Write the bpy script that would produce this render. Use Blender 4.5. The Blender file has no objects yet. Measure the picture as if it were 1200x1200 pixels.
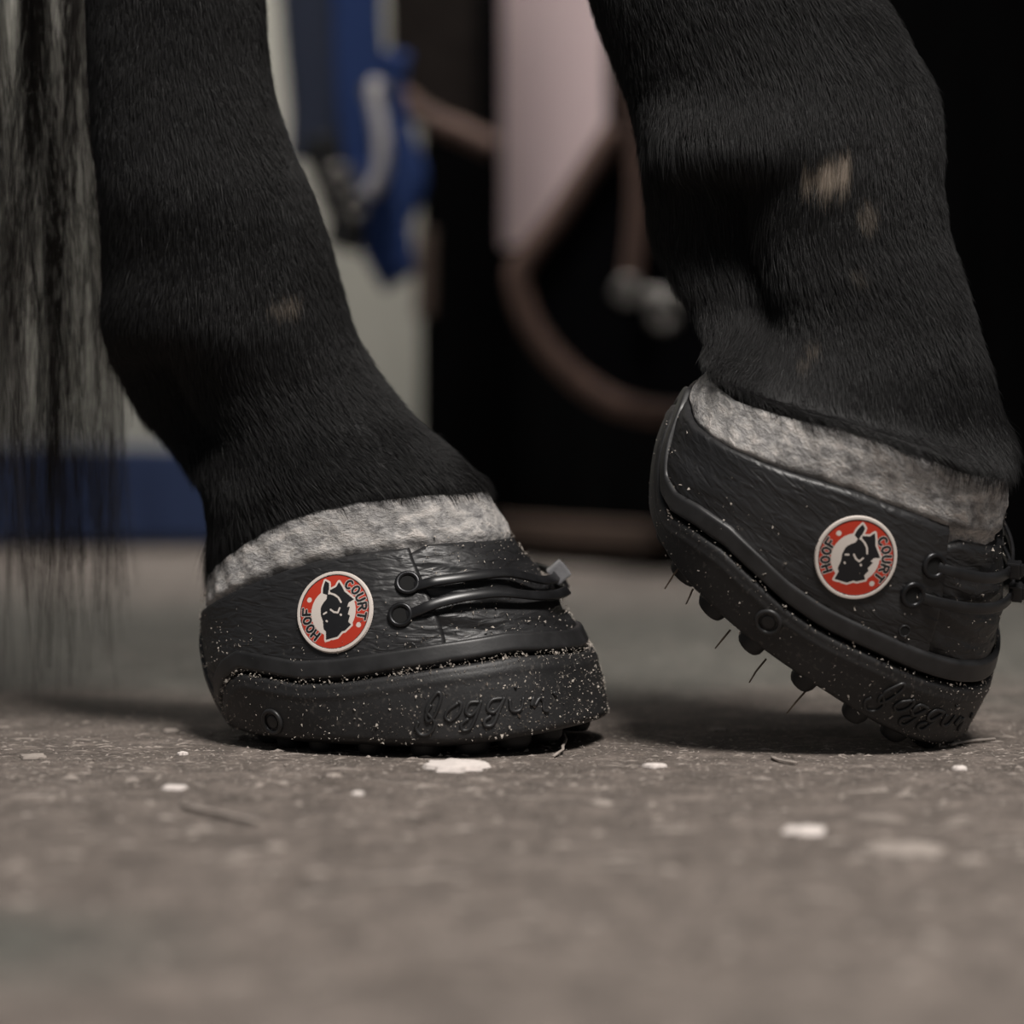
import bpy, bmesh, math, random
import numpy as np
from mathutils import Vector, Matrix

C = bpy.context.scene.collection
SC = bpy.context.scene
rng = np.random.default_rng(7)
random.seed(7)
PI = math.pi

# ------------------------------------------------------------------ camera, world, lights, exposure
FPX, HCAM, HOR = 3480.0, 0.1517, 450.0
cam_d = bpy.data.cameras.new('camera')
cam = bpy.data.objects.new('camera', cam_d)
C.objects.link(cam)
cam.location = (0, 0, HCAM)
cam.rotation_euler = (PI / 2, 0, 0)
cam_d.sensor_width = 36
cam_d.lens = FPX * 36 / 1200
cam_d.shift_y = (HOR - 600) / 1200
cam_d.clip_start = 0.02
cam_d.clip_end = 60
cam_d.dof.use_dof = True
cam_d.dof.focus_distance = 1.225
cam_d.dof.aperture_fstop = 4.4
SC.camera = cam

world = bpy.data.worlds.new('world')
SC.world = world
world.use_nodes = True
world.node_tree.nodes['Background'].inputs[0].default_value = (0.92, 0.96, 1.0, 1)
world.node_tree.nodes['Background'].inputs[1].default_value = 0.12


def area_light(name, loc, target, size, power, col):
    d = bpy.data.lights.new(name, 'AREA')
    d.shape = 'RECTANGLE'
    d.size, d.size_y = size
    d.energy = power
    d.color = col
    o = bpy.data.objects.new(name, d)
    C.objects.link(o)
    o.location = loc
    o.rotation_euler = (Vector(target) - Vector(loc)).to_track_quat('-Z', 'Y').to_euler()
    return o


area_light('stable_lamp', (0.5, 0.12, 2.25), (0.0, 1.2, 0.1), (0.7, 0.5), 78, (1.0, 0.95, 0.9))
wall_fill = area_light('back_wall_fill', (0.02, 2.36, 1.5), (0.0, 2.75, 0.25), (0.5, 0.2), 4.4, (1.0, 0.96, 0.92))  # added fill that brightens the pink door and back wall, no fixture there

tack_fill = area_light('tack_fill', (-0.25, 1.72, 2.3), (0.0, 2.4, 0.25), (0.5, 0.3), 4.6, (1.0, 0.96, 0.92))  # added fill for the hanging tack, which the haunch leaves dark
tack_fill.data.spread = math.radians(60)
wall_fill.data.spread = math.radians(75)

SC.view_settings.view_transform = 'Standard'
SC.view_settings.look = 'None'
SC.view_settings.exposure = 0.0
SC.view_settings.gamma = 1.0
SC.view_settings.use_curve_mapping = False


# ------------------------------------------------------------------ small helpers
def P(px, py, Y):
    """A point on the view line of photo pixel (px, py), Y metres away."""
    return Vector(((px - 600) * Y / FPX, Y, HCAM + (HOR - py) * Y / FPX))


def lin(r, g, b):
    f = lambda v: (v / 255 / 12.92) if v / 255 <= 0.04045 else ((v / 255 + 0.055) / 1.055) ** 2.4
    return (f(r), f(g), f(b), 1)


def tag(o, label=None, cat=None, group=None, kind=None):
    if label: o['label'] = label
    if cat: o['category'] = cat
    if group: o['group'] = group
    if kind: o['kind'] = kind
    return o


def link(name, data, parent=None):
    o = bpy.data.objects.new(name, data)
    C.objects.link(o)
    if parent is not None:
        o.parent = parent
    return o


def obj_bm(name, bm, mat, parent=None, smooth=True, recalc=True):
    if recalc:
        bmesh.ops.recalc_face_normals(bm, faces=bm.faces[:])
    me = bpy.data.meshes.new(name)
    bm.to_mesh(me)
    bm.free()
    if mat is not None:
        me.materials.append(mat)
    if smooth:
        me.polygons.foreach_set('use_smooth', [True] * len(me.polygons))
    return link(name, me, parent)


def obj_np(name, V, F, mat, parent=None, smooth=True):
    me = bpy.data.meshes.new(name)
    me.from_pydata([tuple(v) for v in V], [], [tuple(f) for f in F])
    bm = bmesh.new()
    bm.from_mesh(me)
    bmesh.ops.recalc_face_normals(bm, faces=bm.faces[:])
    bm.to_mesh(me)
    bm.free()
    if mat is not None:
        me.materials.append(mat)
    if smooth:
        me.polygons.foreach_set('use_smooth', [True] * len(me.polygons))
    return link(name, me, parent)


def add_box(bm, c, size, rot=None):
    M = Matrix.Translation(c) @ (rot.to_4x4() if rot is not None else Matrix()) @ Matrix.Diagonal((size[0], size[1], size[2], 1))
    return bmesh.ops.create_cube(bm, size=1, matrix=M)['verts']


def bevel_all(bm, w, seg=2):
    bmesh.ops.bevel(bm, geom=bm.edges[:], offset=w, segments=seg, profile=0.6, affect='EDGES')


def add_tube(bm, pts, radii, ns=10, closed=False, flat=None, up=None, sect=None):
    """Tube along pts. flat=(a,b): elliptic section factors, up = per-point normals for the b axis."""
    pts = [Vector(p) for p in pts]
    n = len(pts)
    if not hasattr(radii, '__len__'):
        radii = [radii] * n
    rings = []
    prev = None
    if sect: ns = len(sect)
    for i, p in enumerate(pts):
        if closed:
            t = pts[(i + 1) % n] - pts[i - 1]
        else:
            t = pts[min(i + 1, n - 1)] - pts[max(i - 1, 0)]
        t.normalize()
        if up is not None:
            b = Vector(up[i])
            b = (b - t * b.dot(t)).normalized()
        else:
            if prev is None:
                a0 = Vector((0, 0, 1)) if abs(t.z) < 0.9 else Vector((1, 0, 0))
                b = (a0 - t * a0.dot(t)).normalized()
            else:
                b = (prev - t * prev.dot(t)).normalized()
        prev = b
        a = t.cross(b)
        fa, fb = flat if flat else (1, 1)
        if sect:
            rings.append([bm.verts.new(p + a * x * radii[i] + b * y * radii[i]) for x, y in sect])
            continue
        rings.append([bm.verts.new(p + (a * math.cos(q) * fa + b * math.sin(q) * fb) * radii[i])
                      for q in [2 * PI * k / ns for k in range(ns)]])
    for i in range(n if closed else n - 1):
        r0, r1 = rings[i], rings[(i + 1) % n]
        for k in range(ns):
            bm.faces.new((r0[k], r0[(k + 1) % ns], r1[(k + 1) % ns], r1[k]))
    if not closed:
        bm.faces.new(rings[0])
        bm.faces.new(rings[-1])


def add_torus(bm, c, ax_a, ax_b, R, r, n=28, m=10):
    pts = [Vector(c) + (Vector(ax_a) * math.cos(2 * PI * i / n) + Vector(ax_b) * math.sin(2 * PI * i / n)) * R for i in range(n)]
    nn = Vector(ax_a).cross(Vector(ax_b))
    add_tube(bm, pts, r, m, True, up=[nn] * n)


def smooth_path(pts, per=6):
    pts = np.array([tuple(p) for p in pts], float)
    n = len(pts)
    out = []
    for i in range(n - 1):
        p0, p1, p2, p3 = pts[max(i - 1, 0)], pts[i], pts[i + 1], pts[min(i + 2, n - 1)]
        for k in range(per):
            t = k / per
            out.append(0.5 * ((2 * p1) + (-p0 + p2) * t + (2 * p0 - 5 * p1 + 4 * p2 - p3) * t * t + (-p0 + 3 * p1 - 3 * p2 + p3) * t ** 3))
    out.append(pts[-1])
    return np.array(out)


# ------------------------------------------------------------------ materials
class NT:
    def __init__(self, name):
        self.m = bpy.data.materials.new(name)
        self.m.use_nodes = True
        self.t = self.m.node_tree
        self.b = self.t.nodes['Principled BSDF']

    def n(self, typ, **kw):
        nd = self.t.nodes.new(typ)
        for k, v in kw.items():
            if k.startswith('_'):
                setattr(nd, k[1:], v)
            else:
                nd.inputs[k.replace('_', ' ')].default_value = v
        return nd

    def l(self, a, b):
        self.t.links.new(a, b)

    def coord(self, scale=(1, 1, 1), rot=(0, 0, 0)):
        tc = self.n('ShaderNodeTexCoord')
        mp = self.n('ShaderNodeMapping')
        mp.inputs['Scale'].default_value = scale
        mp.inputs['Rotation'].default_value = rot
        self.l(tc.outputs['Object'], mp.inputs['Vector'])
        return mp.outputs['Vector']

    def noise(self, vec, scale, detail=4, rough=0.55, dist=0.0):
        nd = self.n('ShaderNodeTexNoise')
        nd.inputs['Scale'].default_value = scale
        nd.inputs['Detail'].default_value = detail
        nd.inputs['Roughness'].default_value = rough
        nd.inputs['Distortion'].default_value = dist
        self.l(vec, nd.inputs['Vector'])
        return nd.outputs['Fac']

    def ramp(self, fac, stops):
        r = self.n('ShaderNodeValToRGB')
        e = r.color_ramp.elements
        while len(e) < len(stops):
            e.new(0.5)
        for i, (p, c) in enumerate(stops):
            e[i].position = p
            e[i].color = c if hasattr(c, '__len__') else (c, c, c, 1)
        self.l(fac, r.inputs['Fac'])
        return r.outputs['Color']

    def mix(self, fac, a, b, mode='MIX'):
        m = self.n('ShaderNodeMixRGB')
        m.blend_type = mode
        for s, v in ((m.inputs[0], fac), (m.inputs[1], a), (m.inputs[2], b)):
            if hasattr(v, 'is_linked'):
                self.l(v, s)
            elif hasattr(v, '__len__'):
                s.default_value = v
            else:
                s.default_value = v
        return m.outputs[0]

    def bump(self, h, dist, strength=1.0, nrm=None):
        b = self.n('ShaderNodeBump')
        b.inputs['Distance'].default_value = dist
        b.inputs['Strength'].default_value = strength
        self.l(h, b.inputs['Height'])
        if nrm is not None:
            self.l(nrm, b.inputs['Normal'])
        return b.outputs['Normal']

    def out(self, color=None, rough=None, normal=None, **kw):
        for key, v in (('Base Color', color), ('Roughness', rough), ('Normal', normal)):
            if v is None: continue
            if hasattr(v, 'is_linked'):
                self.l(v, self.b.inputs[key])
            else:
                self.b.inputs[key].default_value = v
        for k, v in kw.items():
            self.b.inputs[k].default_value = v
        return self.m


def plain(name, col, rough=0.5, metal=0.0, noise=0.25, scale=60, bump=0.0, spec=0.5):
    t = NT(name)
    t.b.inputs['Specular IOR Level'].default_value = spec
    v = t.coord()
    f = t.noise(v, scale, 5)
    lo = tuple(c * (1 - noise) for c in col[:3]) + (1,)
    hi = tuple(min(1, c * (1 + noise)) for c in col[:3]) + (1,)
    c = t.ramp(f, [(0.3, lo), (0.7, hi)])
    nrm = t.bump(f, bump) if bump else None
    t.b.inputs['Metallic'].default_value = metal
    return t.out(c, rough, nrm)


def mat_rubber():
    t = NT('black_rubber')
    v = t.coord()
    big = t.noise(v, 35, 5, 0.6)
    fine = t.noise(v, 900, 3, 0.6)
    spk = t.noise(v, 520, 2, 0.5)
    base = t.ramp(big, [(0.3, (0.010, 0.0098, 0.0105, 1)), (0.72, (0.026, 0.0255, 0.0262, 1))])
    dust = t.ramp(spk, [(0.60, 0.0), (0.72, 0.75)])
    col = t.mix(dust, base, (0.075, 0.068, 0.062, 1))
    return t.out(col, 0.52, t.bump(fine, 0.0002, 0.6))


def mat_leather():
    t = NT('wrinkled_black_leather')
    v = t.coord((1, 1, 3.4), (0, math.radians(-9), 0))
    h = t.noise(v, 105, 1.5, 0.45, 0.9)
    fine = t.noise(t.coord(), 1100, 2)
    big = t.noise(t.coord(), 28, 4, 0.6)
    spk = t.noise(t.coord(), 480, 2, 0.5)
    base = t.ramp(big, [(0.3, (0.0105, 0.0102, 0.011, 1)), (0.72, (0.024, 0.0238, 0.025, 1))])
    dust = t.ramp(spk, [(0.66, 0.0), (0.76, 0.6)])
    col = t.mix(dust, base, (0.06, 0.055, 0.05, 1))
    return t.out(col, 0.44, t.bump(fine, 0.0001, 0.4, t.bump(h, 0.0012, 0.75)))


def mat_felt():
    t = NT('dusty_grey_felt')
    v = t.coord((1, 1, 1.9))
    a = t.noise(v, 105, 7, 0.68, 0.5)
    b = t.noise(v, 420, 4, 0.7)
    c1 = t.ramp(a, [(0.34, (0.19, 0.185, 0.185, 1)), (0.48, (0.43, 0.415, 0.405, 1)), (0.56, (0.56, 0.53, 0.505, 1)), (0.68, (0.78, 0.72, 0.68, 1))])
    c2 = t.ramp(b, [(0.35, 0.6), (0.62, 1.0)])
    col = t.mix(0.8, c1, c2, 'MULTIPLY')
    stain = t.ramp(t.noise(t.coord((1, 1, 2.6)), 38, 4, .6), [(.52, 0.0), (.66, .7)])
    col = t.mix(stain, col, (0.20, 0.195, 0.19, 1))
    return t.out(col, 0.9, t.bump(b, 0.0012, 0.9, t.bump(a, 0.002, 0.7)))


def mat_floor():
    t = NT('worn_concrete_floor')
    v = t.coord()
    a = t.noise(v, 3.2, 5, 0.6)
    b = t.noise(v, 26, 6, 0.65)
    c = t.noise(v, 210, 4, 0.65)
    d = t.noise(v, 560, 2, 0.5)
    brown = t.ramp(b, [(0.28, (0.105, 0.086, 0.073, 1)), (0.72, (0.22, 0.184, 0.161, 1))])
    grey = t.ramp(b, [(0.28, (0.085, 0.082, 0.070, 1)), (0.72, (0.135, 0.131, 0.114, 1))])
    # swept bare concrete further in, sawdust-brown near the hooves
    sep = t.n('ShaderNodeSeparateXYZ')
    t.l(v, sep.inputs[0])
    ad = t.n('ShaderNodeMath', _operation='MULTIPLY_ADD')
    t.l(a, ad.inputs[0]); ad.inputs[1].default_value = 0.9; t.l(sep.outputs['Y'], ad.inputs[2])
    zone = t.ramp(ad.outputs[0], [(0.0, 0.0), (1.0, 1.0)])
    mr = t.n('ShaderNodeMapRange')
    t.l(ad.outputs[0], mr.inputs['Value'])
    mr.inputs['From Min'].default_value = 1.80; mr.inputs['From Max'].default_value = 1.98
    mr2 = t.n('ShaderNodeMapRange')
    t.l(ad.outputs[0], mr2.inputs['Value'])
    mr2.inputs['From Min'].default_value = 2.35; mr2.inputs['From Max'].default_value = 2.75
    mr2.inputs['To Min'].default_value = 1.0; mr2.inputs['To Max'].default_value = 0.1
    mul = t.n('ShaderNodeMath', _operation='MULTIPLY')
    t.l(mr.outputs[0], mul.inputs[0]); t.l(mr2.outputs[0], mul.inputs[1])
    a2 = t.ramp(t.noise(v, 2.1, 3, 0.5), [(0.60, 0.0), (0.72, 0.75)])
    mx = t.n('ShaderNodeMath', _operation='MAXIMUM')
    t.l(mul.outputs[0], mx.inputs[0]); t.l(a2, mx.inputs[1])
    col = t.mix(mx.outputs[0], brown, grey)
    dm = t.n('ShaderNodeVectorMath', _operation='DISTANCE')
    t.l(v, dm.inputs[0]); dm.inputs[1].default_value = (-.155, .80, 0)
    da = t.n('ShaderNodeMath', _operation='MULTIPLY_ADD')
    t.l(b, da.inputs[0]); da.inputs[1].default_value = .06; t.l(dm.outputs['Value'], da.inputs[2])
    col = t.mix(t.ramp(da.outputs[0], [(.055, .85), (.115, 0.0)]), col, (.085, .088, .076, 1))
    mott = t.ramp(c, [(0.36, 0.5), (0.64, 1.15)])
    col = t.mix(0.8, col, mott, 'MULTIPLY')
    blot = t.ramp(t.noise(v, 62, 4, .6, .6), [(0.38, 0.72), (0.5, 0.97), (0.62, 1.3)])
    col = t.mix(0.85, col, blot, 'MULTIPLY')
    fl = t.ramp(d, [(0.60, 0.0), (0.68, 0.8)])
    col = t.mix(fl, col, (0.36, 0.315, 0.28, 1))
    return t.out(col, 0.75, t.bump(c, 0.0016, 0.9, t.bump(b, 0.004, 0.5)))


M = {}
M['rubber'] = mat_rubber()
M['leather'] = mat_leather()
M['felt'] = mat_felt()
M['floor'] = mat_floor()
M['welt'] = plain('smooth_black_rubber_welt', (0.021, 0.0207, 0.0215), 0.42, 0, 0.45, 90, 0.0002)
M['lug'] = plain('black_tread_rubber', (0.009, 0.009, 0.0095), 0.6, 0, 0.3, 120)
M['tie'] = plain('glossy_black_nylon', (0.012, 0.012, 0.013), 0.33, 0, 0.3, 150)
M['tie_glint'] = plain('nylon_painted_glint', (0.22, 0.22, 0.23), 0.35, 0, 0.2, 150)  # pale grey puts the reflection on the tie head into its colour
M['eyelet'] = plain('blackened_metal', (0.03, 0.03, 0.032), 0.32, 0.7, 0.3, 200)
M['hole'] = plain('black_hole', (0.002, 0.002, 0.002), 0.9)
M['dust'] = plain('pale_sawdust', (0.46, 0.41, 0.36), 0.9, 0, 0.35, 300)
M['chip'] = plain('white_wood_chip', (0.74, 0.67, 0.63), 0.85, 0, 0.15, 250)
M['chip_tan'] = plain('tan_wood_chip', (0.34, 0.295, 0.262), 0.85, 0, 0.2, 250)
M['straw'] = plain('dry_straw', (0.16, 0.125, 0.095), 0.8, 0, 0.3, 200)
M['stitch'] = plain('dark_thread', (0.012, 0.011, 0.010), 0.9)
M['skin'] = None
M['wall'] = None


def attr_mat(name, attr, rough, spec=None, kind='GEOMETRY'):
    t = NT(name)
    a = t.n('ShaderNodeAttribute')
    a.attribute_name = attr
    t.l(a.outputs['Color'], t.b.inputs['Base Color'])
    t.b.inputs['Roughness'].default_value = rough
    if spec is not None:
        t.b.inputs['Specular IOR Level'].default_value = spec
    return t.m


M['badge'] = attr_mat('printed_badge', 'print', 0.5)
M['skin'] = attr_mat('black_horse_skin', 'tint', 0.6, 0.25)
M['coat'] = attr_mat('black_horse_hair', 'tint', 0.5, 0.35)
M['tailhair'] = attr_mat('dark_tail_hair', 'tint', 0.6, 0.3)

# ------------------------------------------------------------------ the boot's surface: angle th (0 = toe, 90 deg = side facing the camera), height w in mm
WK = [-4, 0, 20, 34, 60, 82, 105, 130]
XF = [84, 85, 82, 79, 66, 47, 33, 22]
XB = [-66, -69, -82, -88, -89.5, -85, -76, -66]
BW = [63, 64, 66, 65, 59, 51, 46, 42]


def smoothtab(y):
    ws = np.linspace(-4, 130, 269)
    v = np.interp(ws, WK, y)
    k = np.ones(31) / 31
    vp = np.pad(v, 15, mode='reflect', reflect_type='odd')
    return ws, np.convolve(vp, k, 'valid')


TFp, TBp, TWp = smoothtab(XF), smoothtab(XB), smoothtab(BW)


def S0(th, w):
    th = np.asarray(th, float); w = np.asarray(w, float)
    xf = np.interp(w, *TFp); xb = np.interp(w, *TBp); b = np.interp(w, *TWp)
    n = 2 / 2.25
    c, s = np.cos(th), np.sin(th)
    u = (xf + xb) / 2 + (xf - xb) / 2 * np.sign(c) * np.abs(c) ** n
    v = b * np.sign(s) * np.abs(s) ** n
    return np.stack(np.broadcast_arrays(u, -v, w), -1)


def NRM(th, w):
    e = 2e-2
    a = S0(np.asarray(th) + e, w) - S0(np.asarray(th) - e, w)
    b = S0(th, np.asarray(w) + .5) - S0(th, np.asarray(w) - .5)
    nn = np.cross(b, a)
    return nn / (np.linalg.norm(nn, axis=-1, keepdims=True) + 1e-9)


def S(th, w, off=0.0):
    off = np.broadcast_to(np.asarray(off, float), np.broadcast(np.asarray(th), np.asarray(w)).shape)
    return S0(th, w) + NRM(th, w) * off[..., None]


def rotm(yaw, pitch, roll):
    return np.array(Matrix.Rotation(-yaw, 3, 'Z') @ Matrix.Rotation(pitch, 3, 'Y') @ Matrix.Rotation(roll, 3, 'X'))


def toworld(L, pose):
    x, y, z, ya, pi_, ro = pose
    return np.asarray(L) / 1000 @ rotm(ya, pi_, ro).T + np.array([x, y, z])


def flex(X, k):
    """The raised boot bends over its toe: the front drops by k u^2."""
    X = np.array(X, float)
    X[..., 2] += k * np.clip(X[..., 0] - 10, 0, None) ** 2 / 80
    return X


def proj(Q):
    Q = np.asarray(Q, float)
    return np.stack([600 + FPX * Q[..., 0] / Q[..., 1], HOR - FPX * (Q[..., 2] - HCAM) / Q[..., 1]], -1)


LPOSE = (-0.0445, 1.272, 0.0, math.radians(20), 0, 0)
RPOSE = (0.12044, 1.26771, 0.05568, -0.10986, 0.58308, 0.45138)
RSCALE, RBEND = 1.0285, -0.1286

_TH, _W = np.meshgrid(np.linspace(math.radians(-60), math.radians(200), 521), np.linspace(0, 125, 251), indexing='ij')
_PW = toworld(S0(_TH, _W), LPOSE)
_Q = proj(_PW)


def pick(px, py, off=0.0):
    """(th, w) of the boot surface seen at photo pixel (px, py) on the planted boot."""
    d = (_Q[..., 0] - px) ** 2 + (_Q[..., 1] - py) ** 2 + (_PW[..., 1] - 1.18) * 100
    i = np.unravel_index(np.argmin(d), d.shape)
    th, w = _TH[i], _W[i]
    for _ in range(8):
        f = lambda a, b: proj(toworld(S(a, b, off), LPOSE)) - np.array([px, py])
        r = f(th, w)
        J = np.stack([(f(th + 1e-3, w) - r) / 1e-3, (f(th, w + .1) - r) / .1], -1)
        st = np.clip(np.linalg.lstsq(J, -r, rcond=1e-2)[0], [-.05, -3], [.05, 3])
        th, w = th + st[0], w + st[1]
    return th, w


def curve_fn(pts):
    """Symmetric function of th from (degrees, mm) knots, smoothed."""
    x = np.radians([p[0] for p in pts]); y = np.array([p[1] for p in pts], float)
    xs = np.linspace(0, PI, 721)
    v = np.interp(xs, x, y)
    k = np.hanning(17); k /= k.sum()
    v = np.convolve(np.pad(v, 8, mode='reflect'), k, 'valid')
    return lambda th: np.interp(np.abs((np.asarray(th) + PI) % (2 * PI) - PI), xs, v)


TRAY = curve_fn([(0, 38.5), (20, 39.5), (36, 40), (60, 36.5), (75, 33.5), (91, 29.5), (100, 28.5), (109, 30.0), (122, 31.5), (131, 27), (141, 19), (148, 12.0), (152.5, 19), (160, 33), (170, 42), (180, 43)])
TRAY_R = curve_fn([(0, 37), (20, 36.5), (36, 35), (60, 31.5), (75, 29.5), (91, 26.5), (100, 26.5), (109, 28), (122, 29), (135, 26), (147, 21.5), (156, 22), (164, 31), (172, 42), (180, 46.5)])
TOPH = curve_fn([(0, 86), (30, 86), (49, 85), (58, 84.5), (75, 82.5), (90, 79), (104, 73.5), (118, 67.5), (140, 59), (157, 54), (168, 53), (180, 54)])
CUFF = curve_fn([(0, 107.5), (40, 107), (75, 104), (90, 100.5), (107, 94.5), (130, 83), (150, 74), (165, 70), (180, 68)])


def BOT(th):
    th = np.asarray(th)
    u = S0(th, np.zeros_like(th))[..., 0]
    return 5.8 + 5.2 * np.clip((u - 30) / 55, 0, 1) ** 2 + 2.5 * np.clip((-u - 45) / 25, 0, 1) ** 2


def grid_obj(name, grids, closed_u, mat, parent, cap_u=True, inner=None):
    """Solid shell: outer grid (nu x nv x 3, mm) and inner grid of the same size, joined along the rims."""
    A, B = grids
    nu, nv = A.shape[:2]
    V = np.concatenate([A.reshape(-1, 3), B.reshape(-1, 3)]) / 1000
    off = nu * nv
    ia = lambda i, j: (i % nu) * nv + j
    F = []
    for i in range(nu if closed_u else nu - 1):
        for j in range(nv - 1):
            F.append((ia(i, j), ia(i + 1, j), ia(i + 1, j + 1), ia(i, j + 1)))
            F.append((off + ia(i, j + 1), off + ia(i + 1, j + 1), off + ia(i + 1, j), off + ia(i, j)))
        for j in (0, nv - 1):
            F.append((ia(i, j), ia(i + 1, j), off + ia(i + 1, j), off + ia(i, j)))
    if not closed_u and cap_u:
        for i in (0, nu - 1):
            for j in range(nv - 1):
                F.append((ia(i, j), ia(i, j + 1), off + ia(i, j + 1), off + ia(i, j)))
    return obj_np(name, V, F, mat, parent)


def shell(name, th0, th1, w0, w1, off_out, off_in, mat, parent, nu=180, nv=24, edge=1.0, closed=False, disp=None):
    ths = np.linspace(th0, th1, nu, endpoint=not closed)
    t = np.linspace(0, 1, nv)
    TH, T = np.meshgrid(ths, t, indexing='ij')
    a, b = w0(ths)[:, None], w1(ths)[:, None]
    W = a + (b - a) * T
    # rounded rims: the outer skin draws in at the first and last rows
    rim = np.minimum(1, np.minimum(T, 1 - T) * np.maximum(b - a, 1) / edge)
    oo = off_in + (off_out - off_in) * np.sqrt(np.clip(1 - (1 - rim) ** 2, 0.02, 1))
    if not closed:
        r2 = np.minimum(1, np.minimum(np.arange(nu), nu - 1 - np.arange(nu)) / 2.0)[:, None]
        oo = off_in + (oo - off_in) * np.sqrt(np.clip(1 - (1 - r2) ** 2, 0.05, 1))
    if disp is not None:
        oo = oo + disp(TH, W) * rim
    return grid_obj(name, (S(TH, W, oo), S(TH, W, np.full(TH.shape, off_in))), closed, mat, parent)


# picks made on the planted boot, in photo pixels
pk = {k: pick(*v) for k, v in dict(badge=(394, 718), ey1=(478, 685), ey2=(470, 722), hole=(482, 761), stud=(325, 843)).items()}
TP = math.radians(57.5)      # front edge of the side panels


def panel_edge(w):           # the panel's front edge leans forward towards the top
    return TP


def local_frame(th, w, off=0.0):
    p = S(th, w, off)
    n = NRM(th, w)
    e2 = S0(th, np.asarray(w) + 1) - S0(th, w)
    e2 = e2 - n * np.dot(e2, n)
    e2 /= np.linalg.norm(e2)
    e1 = np.cross(e2, n)
    if e1[0] < 0: e1 = -e1
    return p, e1, e2, n


def on_surface(p0, e1, e2, n, A, B, th0, w0, off):
    """Points p0 + A e1 + B e2 dropped along n onto the surface (vectorised Newton)."""
    tgt = p0 + A[..., None] * e1 + B[..., None] * e2
    th = np.full(A.shape, th0); w = np.full(A.shape, w0)
    E = np.stack([e1, e2], -1)
    for _ in range(7):
        r = (S0(th, w) - tgt) @ E
        j1 = (S0(th + 1e-3, w) - S0(th - 1e-3, w)) / 2e-3 @ E
        j2 = (S0(th, w + .2) - S0(th, w - .2)) / .4 @ E
        det = j1[..., 0] * j2[..., 1] - j1[..., 1] * j2[..., 0]
        dt = (r[..., 0] * j2[..., 1] - r[..., 1] * j2[..., 0]) / det
        dw = (j1[..., 0] * r[..., 1] - j1[..., 1] * r[..., 0]) / det
        th = th - dt; w = w - dw
    return S(th, w, off), th, w


# ------------------------------------------------------------------ badge print (flat colours drawn from outlines)
def inside(poly, X, Y):
    r = np.zeros(X.shape, bool)
    n = len(poly)
    for i in range(n):
        x0, y0 = poly[i]; x1, y1 = poly[(i + 1) % n]
        if y0 == y1: continue
        c = ((y0 > Y) != (y1 > Y)) & (X < (x1 - x0) * (Y - y0) / (y1 - y0) + x0)
        r ^= c
    return r


def seg_d(X, Y, a, b):
    ax, ay = a; bx, by = b
    dx, dy = bx - ax, by - ay
    t = np.clip(((X - ax) * dx + (Y - ay) * dy) / (dx * dx + dy * dy + 1e-12), 0, 1)
    return np.hypot(X - ax - t * dx, Y - ay - t * dy)


# horse head, in the pixel frame of the raised boot's badge crop (1200 x 1148, centre 580,585, radius 520)
HEAD = [(585, 165), (625, 215), (600, 300), (625, 305), (700, 300), (755, 250), (775, 320), (790, 400), (880, 545), (800, 555),
        (765, 600), (800, 610), (745, 690), (765, 720), (720, 780), (745, 830), (640, 870), (600, 865), (520, 905), (440, 890), (360, 880),
        (395, 780), (375, 740), (400, 640), (395, 560), (425, 470), (470, 430), (535, 395), (555, 350), (505, 310), (530, 240)]
HEADW = [[(600, 345), (650, 385), (690, 440), (705, 510)], [(545, 545), (575, 590), (625, 620), (665, 575)], [(440, 560), (480, 555)],
         [(445, 655), (452, 665)], [(650, 655), (658, 665)], [(600, 310), (585, 345)]]
GLYPH = {'H': [[(0, 0), (0, 1)], [(.6, 0), (.6, 1)], [(0, .5), (.6, .5)]],
         'O': [[(.3 + .3 * math.cos(a), .5 + .5 * math.sin(a)) for a in np.linspace(0, 2 * PI, 17)]],
         'F': [[(0, 0), (0, 1), (.6, 1)], [(0, .52), (.45, .52)]],
         'C': [[(.3 + .33 * math.cos(a), .5 + .5 * math.sin(a)) for a in np.linspace(.8, 2 * PI - .8, 14)]],
         'U': [[(0, 1), (0, .3), (.12, .05), (.3, 0), (.48, .05), (.6, .3), (.6, 1)]],
         'R': [[(0, 0), (0, 1), (.42, 1), (.58, .88), (.58, .65), (.42, .52), (0, .52)], [(.3, .52), (.6, 0)]],
         'T': [[(0, 1), (.64, 1)], [(.32, 0), (.32, 1)]]}


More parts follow.
